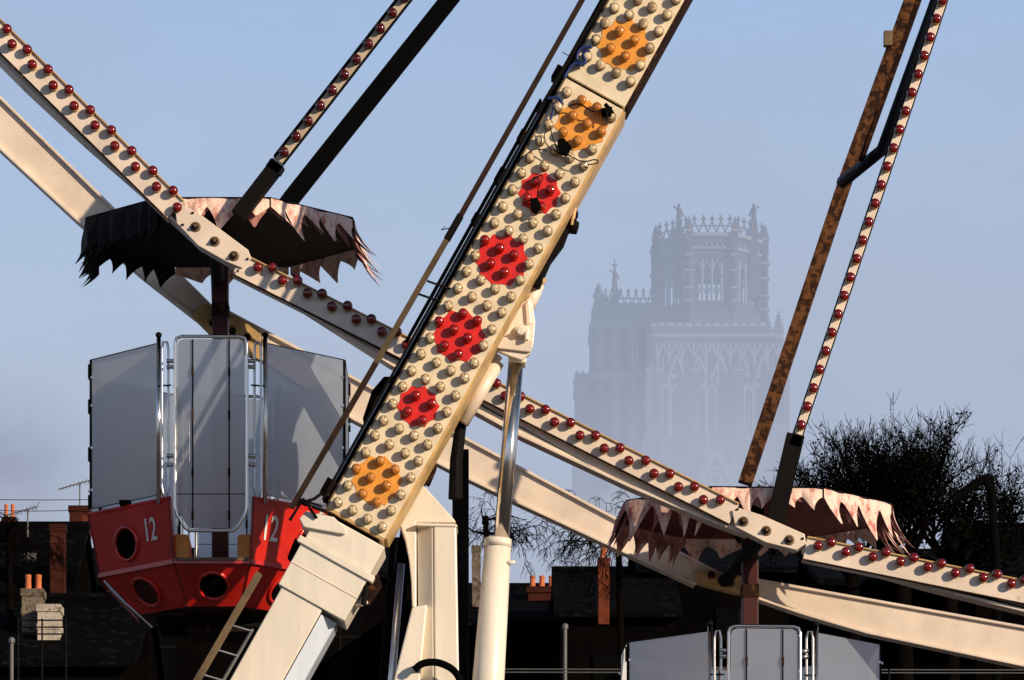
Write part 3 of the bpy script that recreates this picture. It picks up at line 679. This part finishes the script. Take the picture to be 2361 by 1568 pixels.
for q in range(60): b.box((x0+(x1-x0)*q/59,51.8,4.4),(.08,.06,4.4),'wall')
o=b.finish('yard_wall',None,((x0+x1)/2,52,0)); o["label"]='tall dark plank hoarding around the fairground'; o["category"]='wall'
b=MB()
for v in(1430,1446,1462,1478): b.tube([P(42,v,57),P(152,v,57)],.012,'dark',6)
for u in(42,97,152): b.tube([P(u,1426,57),P(u,1568,57)],.014,'dark',6)
b.tube([P(42,1568,57),Vector((P(42,0,57).x,57,0))],.04,'dark',6)
o=b.finish('balcony_railing',None,Vector((P(97,1400,57).x,57,0))); o["label"]='black metal balcony railing beside pale chimney'; o["category"]='railing'
for u,v,d in((1303,1450,50),(27,1482,50)):
    b=MB(); p=P(u,v,d); b.tube([p,Vector((p.x,d,0))],.024,'grey',8); b.lathe([(.04,0),(.04,.05),(.02,.07)],'grey',p,axis='z',n=8)
    o=b.finish('metal_post',None,Vector((p.x,d,0))); o["label"]='slim grey metal post with cap'; o["category"]='post'; o["group"]='grey metal posts'
b=MB(); d=48; p=P(2293,1310,d); b.tube([Vector((P(2300,0,d).x,d,0)),P(2298,1310,d),P(2284,1115,d),P(2278,1100,d),P(2262,1108,d),P(2195,1152,d)],.055,'black',10)
b.prism([(2268,1098),(2290,1096),(2296,1125),(2278,1128)],d-.06,.12,'black')
o=b.finish('lamp_post',None,Vector((P(2300,0,d).x,d,0))); o["label"]='dark bent steel lamp post in front of tree'; o["category"]='lamp post'
b=MB()
for v in(1543,1550): b.tube([P(1150,v,40),P(2500,v+2,40)],.006,'grey',6)
for u in(1150,1600,2050,2500):
    p=P(u,1543,40); b.tube([p,Vector((p.x,40,0))],.012,'dark',6)
o=b.finish('cable_rail',None,Vector((0,40,0))); o["label"]='thin pale double cable rail on posts'; o["category"]='railing'
def antenna(u,v0,vb,d,flip):
    b=MB(); p=P(u,v0,d); q=P(u,vb,d); b.tube([p,q],.015,'grey',6)
    a=P(u-48*flip,v0+16,d);c=P(u+22*flip,v0-4,d); b.tube([a,c],.012,'grey',6)
    for k in range(9):
        m=a.lerp(c,k/8); ln=.07+.10*k/8 if k<8 else .25; b.tube([m+Vector((0,-ln,-ln*.5)),m+Vector((0,ln,ln*.5))],.007,'grey',5)
    o=b.finish('television_antenna',None,q); o["label"]='thin metal television antenna on roof mast'; o["category"]='antenna'; o["group"]='rooftop antennas'
antenna(184,1112,1178,74,1); antenna(64,1172,1240,68,1)
for v,sag in((1147,.03),(1163,.1),(1196,.15)):
    b=MB(); a=P(-200,v,64); c=P(330,v+3,64); b.tube([a.lerp(c,t/12)-Vector((0,0,sag*math.sin(math.pi*t/12))) for t in range(13)],.006,'dark',5)
    o=b.finish('overhead_wire',None,a); o["label"]='thin dark overhead wire above the roofs'; o["category"]='wire'; o["group"]='overhead wires'
# ================================================================ TREES
def tree(u,d,vtop_trunk,label,seed,spread,ln,lev,leaves,up=.6,r0=.14,droop=0,mains=7,dense=.55):
    rnd=random.Random(seed); bx=P(u,0,d).x; zt=P(u,vtop_trunk,d).z
    T=empty('tree',(bx,d,0),label,'tree')
    b=MB(); b.tube([Vector((bx,d,0)),Vector((bx+.15,d,zt*.5)),Vector((bx,d,zt))],r0*1.6,'bark',10,r2=r0); b.finish('trunk',T,(bx,d,0),smooth=True)
    b=MB(); tips=[]
    def br(p,dr,l,r,n):
        pts=[p]; q=p.copy(); dd=dr.copy()
        for s_ in range(3):
            dd=(dd+Vector((rnd.gauss(0,.16),rnd.gauss(0,.16),rnd.gauss(0,.12)-droop*(lev-n)*.06))).normalized(); q=q+dd*l/3; pts.append(q.copy())
        b.tube(pts,max(r,.0042),'bark',3 if n<2 else 5,r2=max(r*.62,.0028))
        if 1<=n<=4: tips.extend(pts[1:])
        if n==0: return
        kids=3 if rnd.random()<.6 else 2
        for c in range(kids):
            base=pts[rnd.choice([1,2,3,3])]
            nd=(dd*.8+Vector((rnd.gauss(0,spread),rnd.gauss(0,spread),rnd.gauss(up*.3,spread*.6)))).normalized()
            br(base,nd,l*rnd.uniform(.70,.90),r*.6,n-1)
    for k in range(mains):
        a=k*2*math.pi/mains+rnd.random(); br(Vector((bx,d,zt-rnd.random()*.3)),Vector((math.cos(a)*spread*1.8,math.sin(a)*spread,up*rnd.uniform(.5,1.1))).normalized(),ln,r0*.45,lev)
    zs=sorted(t.z for t in tips); zm=zs[int(len(zs)*dense)]
    for q in range(leaves):
        t=rnd.choice(tips)
        if t.z>zm and rnd.random()<.75: continue
        t=t+Vector((rnd.gauss(0,.05),rnd.gauss(0,.05),rnd.gauss(0,.05))); s_=rnd.uniform(.02,.042)
        x=Vector((rnd.gauss(0,1),rnd.gauss(0,1),rnd.gauss(0,1))).normalized(); y=x.cross(Vector((rnd.gauss(0,1),rnd.gauss(0,1),rnd.gauss(0,1)))).normalized()
        b.add([t-x*s_,t+y*s_*.5,t+x*s_,t-y*s_*.5],[[0,1,2,3]],'leaf')
    b.finish('crown',T,(bx,d,zt))
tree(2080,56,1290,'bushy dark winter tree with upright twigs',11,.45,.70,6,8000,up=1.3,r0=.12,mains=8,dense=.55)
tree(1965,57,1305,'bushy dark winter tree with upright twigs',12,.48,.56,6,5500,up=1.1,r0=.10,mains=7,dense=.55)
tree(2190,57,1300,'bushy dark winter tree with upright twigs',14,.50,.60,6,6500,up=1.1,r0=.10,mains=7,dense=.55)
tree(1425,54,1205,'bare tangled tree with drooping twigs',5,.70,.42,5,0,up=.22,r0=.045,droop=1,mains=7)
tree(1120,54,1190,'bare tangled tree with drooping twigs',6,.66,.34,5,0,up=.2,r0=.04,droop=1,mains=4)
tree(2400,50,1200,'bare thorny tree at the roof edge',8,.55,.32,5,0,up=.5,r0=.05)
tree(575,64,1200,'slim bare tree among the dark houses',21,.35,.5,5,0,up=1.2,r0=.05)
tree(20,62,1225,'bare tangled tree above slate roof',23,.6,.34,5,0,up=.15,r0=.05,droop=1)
# ================================================================ CATHEDRAL
cat=empty('cathedral',((1600-1180.5)*S*300,305,0),'gothic stone cathedral with twin crowned towers in fog','cathedral')
KD=[300.]
def X(u): return (u-1180.5)*S*KD[0]
def Z(v): return CAMZ+(3000-v)*S*KD[0]
def gothic(b,x0,x1,z0,z1,y,n,w=.16,dp=.35):
    bw=(x1-x0)/n
    for i in range(n+1): b.box((x0+bw*i,y-dp/2,(z0+z1)/2),(w/2,dp/2,(z1-z0)/2),'fog')
    for i in range(n):
        xa,xb=x0+bw*i,x0+bw*(i+1); xm=(xa+xb)/2; h=bw*1.1
        for xx in(xa,xb): b.beam(Vector((xx,y-dp/2-.01,z1-h)),Vector((xm,y-dp/2-.01,z1+.02)),w*.9,dp*.9,'fog')
        b.box((xm,y-.06,(z0+z1)/2-h*.3),(.035,.05,(z1-z0)/2-h*.35),'fog')
def balus(b,x0,x1,z0,h,y,n):
    b.box(((x0+x1)/2,y,z0),((x1-x0)/2,.12,.10),'fog'); b.box(((x0+x1)/2,y,z0+h*.5),((x1-x0)/2,.06,.05),'fogd'); bw=(x1-x0)/n
    for i in range(n):
        xa=x0+bw*i; xm=xa+bw/2
        b.beam(Vector((xa,y,z0)),Vector((xm,y,z0+h)),.10,.14,'fogd'); b.beam(Vector((xa+bw,y,z0)),Vector((xm,y,z0+h)),.10,.14,'fogd')
        b.box((xm,y,z0+h+.1),(.06,.07,.24),'fogd'); b.box((xm,y,z0+h+.12),(.16,.05,.05),'fogd')
def pinn(b,x,y,z0,z1,w,k='fogd'):
    h=z1-z0; b.box((x,y,z0+h*.25),(w,w,h*.25),k); b.box((x,y,z0+h*.5),(w*1.3,w*1.3,.08),'fog')
    b.lathe([(w*1.1,0),(w*.55,h*.22),(w*.25,h*.4),(.03,h*.5)],k,(x,y,z0+h*.5),axis='z',n=6)
    for q in range(4): b.box((x,y,z0+h*(.58+.09*q)),(w*(1.25-.22*q),.05,.06),k)
def statue(b,x,y,z,s,sgn=1):
    b.box((x,y,z-.2*s),(.28*s,.28*s,.2*s),'fogd')
    b.lathe([(.28*s,0),(.24*s,.3*s),(.19*s,.75*s),(.22*s,1.05*s),(.12*s,1.25*s),(.09*s,1.3*s),(.14*s,1.4*s),(.13*s,1.52*s),(.03*s,1.6*s)],'fogd',(x,y,z),axis='z',n=10)
    b.beam(Vector((x+.1*s*sgn,y,z+1.1*s)),Vector((x+.46*s*sgn,y,z+1.35*s)),.13*s,.1*s,'fogd'); b.beam(Vector((x-.12*s*sgn,y+.1,z+1.25*s)),Vector((x-.40*s*sgn,y+.15,z+.5*s)),.18*s,.08*s,'fogd')
b=MB(); KD[0]=300; cx,cy=X(1637),301
R=(X(1757)-X(1637))/math.cos(math.pi/8)
A8=math.pi/8
def ro(a): return math.cos(A8)/math.cos(((a-A8)%(2*A8))-A8)
def O8(t,z,rr=1.0):
    q=R*rr*ro(t); return Vector((cx+q*math.cos(t),cy+q*math.sin(t),z))
def ring8(prof,k):
    b.lathe([(r_*R,z_) for r_,z_ in prof],k,(cx,cy,0),axis='z',n=8,a0=A8)
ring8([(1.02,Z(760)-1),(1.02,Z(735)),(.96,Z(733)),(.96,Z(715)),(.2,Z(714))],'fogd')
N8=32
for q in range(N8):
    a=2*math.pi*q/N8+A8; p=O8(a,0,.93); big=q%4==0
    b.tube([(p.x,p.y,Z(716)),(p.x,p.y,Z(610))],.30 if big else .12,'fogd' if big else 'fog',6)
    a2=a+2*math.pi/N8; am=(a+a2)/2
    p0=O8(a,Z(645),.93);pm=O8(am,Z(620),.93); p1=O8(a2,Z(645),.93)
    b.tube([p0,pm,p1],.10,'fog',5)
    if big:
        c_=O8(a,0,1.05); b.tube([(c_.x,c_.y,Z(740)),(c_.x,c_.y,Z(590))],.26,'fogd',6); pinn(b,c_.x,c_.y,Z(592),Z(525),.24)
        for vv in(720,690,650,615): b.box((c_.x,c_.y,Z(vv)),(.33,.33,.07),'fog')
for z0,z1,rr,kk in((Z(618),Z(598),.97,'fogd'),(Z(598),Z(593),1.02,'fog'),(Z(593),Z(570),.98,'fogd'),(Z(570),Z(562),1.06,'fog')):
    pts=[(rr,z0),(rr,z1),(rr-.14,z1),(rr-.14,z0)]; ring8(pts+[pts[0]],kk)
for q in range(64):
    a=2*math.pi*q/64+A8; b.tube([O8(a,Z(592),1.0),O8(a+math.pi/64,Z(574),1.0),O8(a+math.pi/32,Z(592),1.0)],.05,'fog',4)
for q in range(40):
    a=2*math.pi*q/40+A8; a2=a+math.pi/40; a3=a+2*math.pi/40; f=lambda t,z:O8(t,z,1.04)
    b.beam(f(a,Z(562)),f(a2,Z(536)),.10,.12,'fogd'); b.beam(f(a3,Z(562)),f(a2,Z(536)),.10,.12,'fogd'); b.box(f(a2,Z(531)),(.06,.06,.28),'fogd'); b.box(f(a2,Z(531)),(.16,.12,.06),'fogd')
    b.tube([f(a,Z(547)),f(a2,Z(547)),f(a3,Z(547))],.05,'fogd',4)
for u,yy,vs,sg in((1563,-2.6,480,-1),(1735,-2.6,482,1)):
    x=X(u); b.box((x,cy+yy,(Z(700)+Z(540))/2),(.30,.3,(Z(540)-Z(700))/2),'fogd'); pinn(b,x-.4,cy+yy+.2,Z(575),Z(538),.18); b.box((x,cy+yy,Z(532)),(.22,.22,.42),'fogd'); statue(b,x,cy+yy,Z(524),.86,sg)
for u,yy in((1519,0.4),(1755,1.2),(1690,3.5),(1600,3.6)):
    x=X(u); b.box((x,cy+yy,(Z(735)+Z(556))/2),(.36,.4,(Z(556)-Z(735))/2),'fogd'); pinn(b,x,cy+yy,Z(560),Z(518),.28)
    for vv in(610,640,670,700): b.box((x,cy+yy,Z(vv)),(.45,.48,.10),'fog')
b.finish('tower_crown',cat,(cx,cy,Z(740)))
b=MB(); KD[0]=295.5
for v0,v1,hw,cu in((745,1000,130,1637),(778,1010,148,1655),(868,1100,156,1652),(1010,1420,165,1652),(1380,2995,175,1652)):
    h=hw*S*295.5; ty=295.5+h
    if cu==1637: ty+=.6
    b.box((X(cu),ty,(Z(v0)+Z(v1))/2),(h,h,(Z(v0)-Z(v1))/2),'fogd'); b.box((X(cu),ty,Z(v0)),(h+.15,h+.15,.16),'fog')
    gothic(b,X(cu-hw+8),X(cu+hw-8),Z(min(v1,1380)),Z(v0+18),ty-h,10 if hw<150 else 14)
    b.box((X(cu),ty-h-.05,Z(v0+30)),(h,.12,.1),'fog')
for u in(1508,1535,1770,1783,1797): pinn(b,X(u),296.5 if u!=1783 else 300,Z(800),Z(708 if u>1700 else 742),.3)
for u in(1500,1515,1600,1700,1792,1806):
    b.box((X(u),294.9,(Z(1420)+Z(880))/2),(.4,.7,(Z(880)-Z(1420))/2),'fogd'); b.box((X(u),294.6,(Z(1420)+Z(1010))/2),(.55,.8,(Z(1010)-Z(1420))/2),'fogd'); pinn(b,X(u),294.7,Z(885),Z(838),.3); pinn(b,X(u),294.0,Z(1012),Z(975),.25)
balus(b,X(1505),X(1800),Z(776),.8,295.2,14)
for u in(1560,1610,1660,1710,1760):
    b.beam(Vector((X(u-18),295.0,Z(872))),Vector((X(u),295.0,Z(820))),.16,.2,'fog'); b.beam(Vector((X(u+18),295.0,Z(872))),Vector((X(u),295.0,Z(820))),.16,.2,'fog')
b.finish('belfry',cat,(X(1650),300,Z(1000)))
b=MB(); KD[0]=309.
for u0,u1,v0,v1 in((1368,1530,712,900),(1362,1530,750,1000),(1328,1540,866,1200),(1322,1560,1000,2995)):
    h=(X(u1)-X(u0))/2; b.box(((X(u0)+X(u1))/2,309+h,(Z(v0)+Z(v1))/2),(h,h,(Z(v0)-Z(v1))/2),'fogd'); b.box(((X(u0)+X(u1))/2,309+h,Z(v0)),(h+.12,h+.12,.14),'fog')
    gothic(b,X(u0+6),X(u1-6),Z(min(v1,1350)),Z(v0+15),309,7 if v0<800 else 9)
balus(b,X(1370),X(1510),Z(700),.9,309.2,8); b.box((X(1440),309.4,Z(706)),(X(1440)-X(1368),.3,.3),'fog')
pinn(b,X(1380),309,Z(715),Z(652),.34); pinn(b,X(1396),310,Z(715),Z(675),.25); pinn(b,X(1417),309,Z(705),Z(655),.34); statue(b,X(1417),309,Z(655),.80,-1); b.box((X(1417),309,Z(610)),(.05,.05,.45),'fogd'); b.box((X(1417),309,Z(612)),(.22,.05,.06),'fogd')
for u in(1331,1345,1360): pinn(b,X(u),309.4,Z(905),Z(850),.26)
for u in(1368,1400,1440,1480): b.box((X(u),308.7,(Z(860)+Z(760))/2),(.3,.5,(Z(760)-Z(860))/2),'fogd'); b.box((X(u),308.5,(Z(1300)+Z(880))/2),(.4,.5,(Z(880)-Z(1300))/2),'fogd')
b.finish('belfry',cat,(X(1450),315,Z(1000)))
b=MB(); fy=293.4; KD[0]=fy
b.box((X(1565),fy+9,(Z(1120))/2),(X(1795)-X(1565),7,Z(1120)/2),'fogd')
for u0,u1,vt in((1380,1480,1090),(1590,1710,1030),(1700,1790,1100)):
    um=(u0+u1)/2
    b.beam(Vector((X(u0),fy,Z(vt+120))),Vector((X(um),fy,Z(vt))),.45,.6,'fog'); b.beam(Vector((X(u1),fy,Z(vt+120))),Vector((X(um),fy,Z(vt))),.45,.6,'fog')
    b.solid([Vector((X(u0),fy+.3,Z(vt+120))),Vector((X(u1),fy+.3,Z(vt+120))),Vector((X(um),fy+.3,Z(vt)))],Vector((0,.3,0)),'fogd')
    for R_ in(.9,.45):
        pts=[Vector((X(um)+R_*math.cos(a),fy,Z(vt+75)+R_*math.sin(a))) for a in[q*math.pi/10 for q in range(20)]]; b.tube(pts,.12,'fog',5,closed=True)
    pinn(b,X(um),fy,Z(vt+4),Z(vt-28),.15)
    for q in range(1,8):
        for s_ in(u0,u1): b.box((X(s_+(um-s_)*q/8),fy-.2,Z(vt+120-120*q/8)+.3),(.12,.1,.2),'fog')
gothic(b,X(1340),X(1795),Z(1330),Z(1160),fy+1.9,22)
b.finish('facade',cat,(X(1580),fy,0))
# ================================================================ GROUND
b=MB(); b.add([(-3000,-200,0),(3000,-200,0),(3000,6000,0),(-3000,6000,0)],[[0,1,2,3]],'asphalt'); g=b.finish('ground'); g["kind"]="structure"; g["label"]="dark asphalt fairground surface"; g["category"]="ground"
# ================================================================ WORLD / LIGHT / CAMERA
az=math.radians(130); el=math.radians(17)
w=bpy.data.worlds.new('World'); sc.world=w; w.use_nodes=True; nt=w.node_tree; n=nt.nodes; l=nt.links
bg=n['Background']; out=n['World Output']
sky=n.new('ShaderNodeTexSky'); sky.sky_type='NISHITA'; sky.sun_disc=False; sky.sun_elevation=el; sky.sun_rotation=az; sky.air_density=1; sky.dust_density=1.5
l.new(sky.outputs[0],bg.inputs[0]); bg.inputs[1].default_value=.06
tc=n.new('ShaderNodeTexCoord'); spx=n.new('ShaderNodeSeparateXYZ'); l.new(tc.outputs['Generated'],spx.inputs[0])
ramp=n.new('ShaderNodeValToRGB'); l.new(spx.outputs[2],ramp.inputs[0])
e=ramp.color_ramp.elements
stops=[(0,(50,52,60)),(.05,(110,118,140)),(.155,(172,181,199)),(.20,(177,187,206)),(.245,(177,194,219)),(.285,(170,196,229)),(.32,(160,192,233)),(.42,(120,160,220))]
e[0].position=0;e[0].color=(*lin(stops[0][1]),1);e[1].position=.42;e[1].color=(*lin(stops[-1][1]),1)
for p_,c_ in stops[1:-1]:
    x=e.new(p_);x.color=(*lin(c_),1)
nz=n.new('ShaderNodeTexNoise'); nz.inputs['Scale'].default_value=7; nz.inputs['Detail'].default_value=6; mp=n.new('ShaderNodeMapping'); mp.inputs['Scale'].default_value=(1,1,2.0)
l.new(tc.outputs['Generated'],mp.inputs[0]); l.new(mp.outputs[0],nz.inputs[0])
mr0=n.new('ShaderNodeMapRange'); l.new(nz.outputs['Fac'],mr0.inputs[0]); mr0.inputs[1].default_value=.35; mr0.inputs[2].default_value=.7; mr0.inputs[3].default_value=0; mr0.inputs[4].default_value=.5
mrx=n.new('ShaderNodeMapRange'); l.new(spx.outputs[0],mrx.inputs[0]); mrx.inputs[1].default_value=-.02; mrx.inputs[2].default_value=.07; mrx.inputs[3].default_value=0; mrx.inputs[4].default_value=.5
mrz=n.new('ShaderNodeMapRange'); l.new(spx.outputs[2],mrz.inputs[0]); mrz.inputs[1].default_value=.31; mrz.inputs[2].default_value=.24; mrz.inputs[3].default_value=.15; mrz.inputs[4].default_value=1
mm=n.new('ShaderNodeMath'); mm.operation='MULTIPLY'; l.new(mrx.outputs[0],mm.inputs[0]); l.new(mrz.outputs[0],mm.inputs[1])
aa=n.new('ShaderNodeMath'); aa.operation='ADD'; aa.use_clamp=True; l.new(mr0.outputs[0],aa.inputs[0]); l.new(mm.outputs[0],aa.inputs[1])
mxc=n.new('ShaderNodeMix'); mxc.data_type='RGBA'; l.new(aa.outputs[0],mxc.inputs[0]); l.new(ramp.outputs[0],mxc.inputs[6]); mxc.inputs[7].default_value=(*lin((170,181,204)),1)
vd=n.new('ShaderNodeVectorMath'); vd.operation='DISTANCE'; l.new(tc.outputs['Generated'],vd.inputs[0]); vd.inputs[1].default_value=Vector((-.130,1,.2150)).normalized()
ms=n.new('ShaderNodeMapRange'); l.new(vd.outputs['Value'],ms.inputs[0]); ms.inputs[1].default_value=.024; ms.inputs[2].default_value=0; ms.inputs[3].default_value=0; ms.inputs[4].default_value=1.0
ns=n.new('ShaderNodeTexNoise'); ns.inputs['Scale'].default_value=70; ns.inputs['Detail'].default_value=6; l.new(tc.outputs['Generated'],ns.inputs[0])
mns=n.new('ShaderNodeMath'); mns.operation='MULTIPLY'; l.new(ms.outputs[0],mns.inputs[0]); l.new(ns.outputs['Fac'],mns.inputs[1])
mxs=n.new('ShaderNodeMix'); mxs.data_type='RGBA'; l.new(mns.outputs[0],mxs.inputs[0]); l.new(mxc.outputs[2],mxs.inputs[6]); mxs.inputs[7].default_value=(*lin((128,134,158)),1)
bg2=n.new('ShaderNodeBackground'); l.new(mxs.outputs[2],bg2.inputs[0]); bg2.inputs[1].default_value=1
mr=n.new('ShaderNodeMapRange'); l.new(spx.outputs[2],mr.inputs[0]); mr.inputs[1].default_value=.36; mr.inputs[2].default_value=.6
mx=n.new('ShaderNodeMixShader'); l.new(mr.outputs[0],mx.inputs[0]); l.new(bg2.outputs[0],mx.inputs[1]); l.new(bg.outputs[0],mx.inputs[2]); l.new(mx.outputs[0],out.inputs[0])
sd=bpy.data.lights.new('sun','SUN'); sd.energy=5; sd.angle=math.radians(.5); sd.color=(1,.80,.58)
so=bpy.data.objects.new('sun',sd); col.objects.link(so)
tosun=Vector((math.sin(az)*math.cos(el),math.cos(az)*math.cos(el),math.sin(el)))
so.rotation_euler=tosun.to_track_quat('Z','Y').to_euler(); so.location=(20,-20,40)
cd=bpy.data.cameras.new('camera'); co=bpy.data.objects.new('camera',cd); col.objects.link(co); sc.camera=co
co.location=(0,0,CAMZ); co.rotation_euler=(math.radians(90),0,0); cd.sensor_width=36; cd.lens=36/.263; cd.shift_y=(3000-784)/2361; cd.clip_end=8000; cd.clip_start=.5
sc.view_settings.view_transform='Standard'; sc.view_settings.look='None'; sc.view_settings.exposure=0
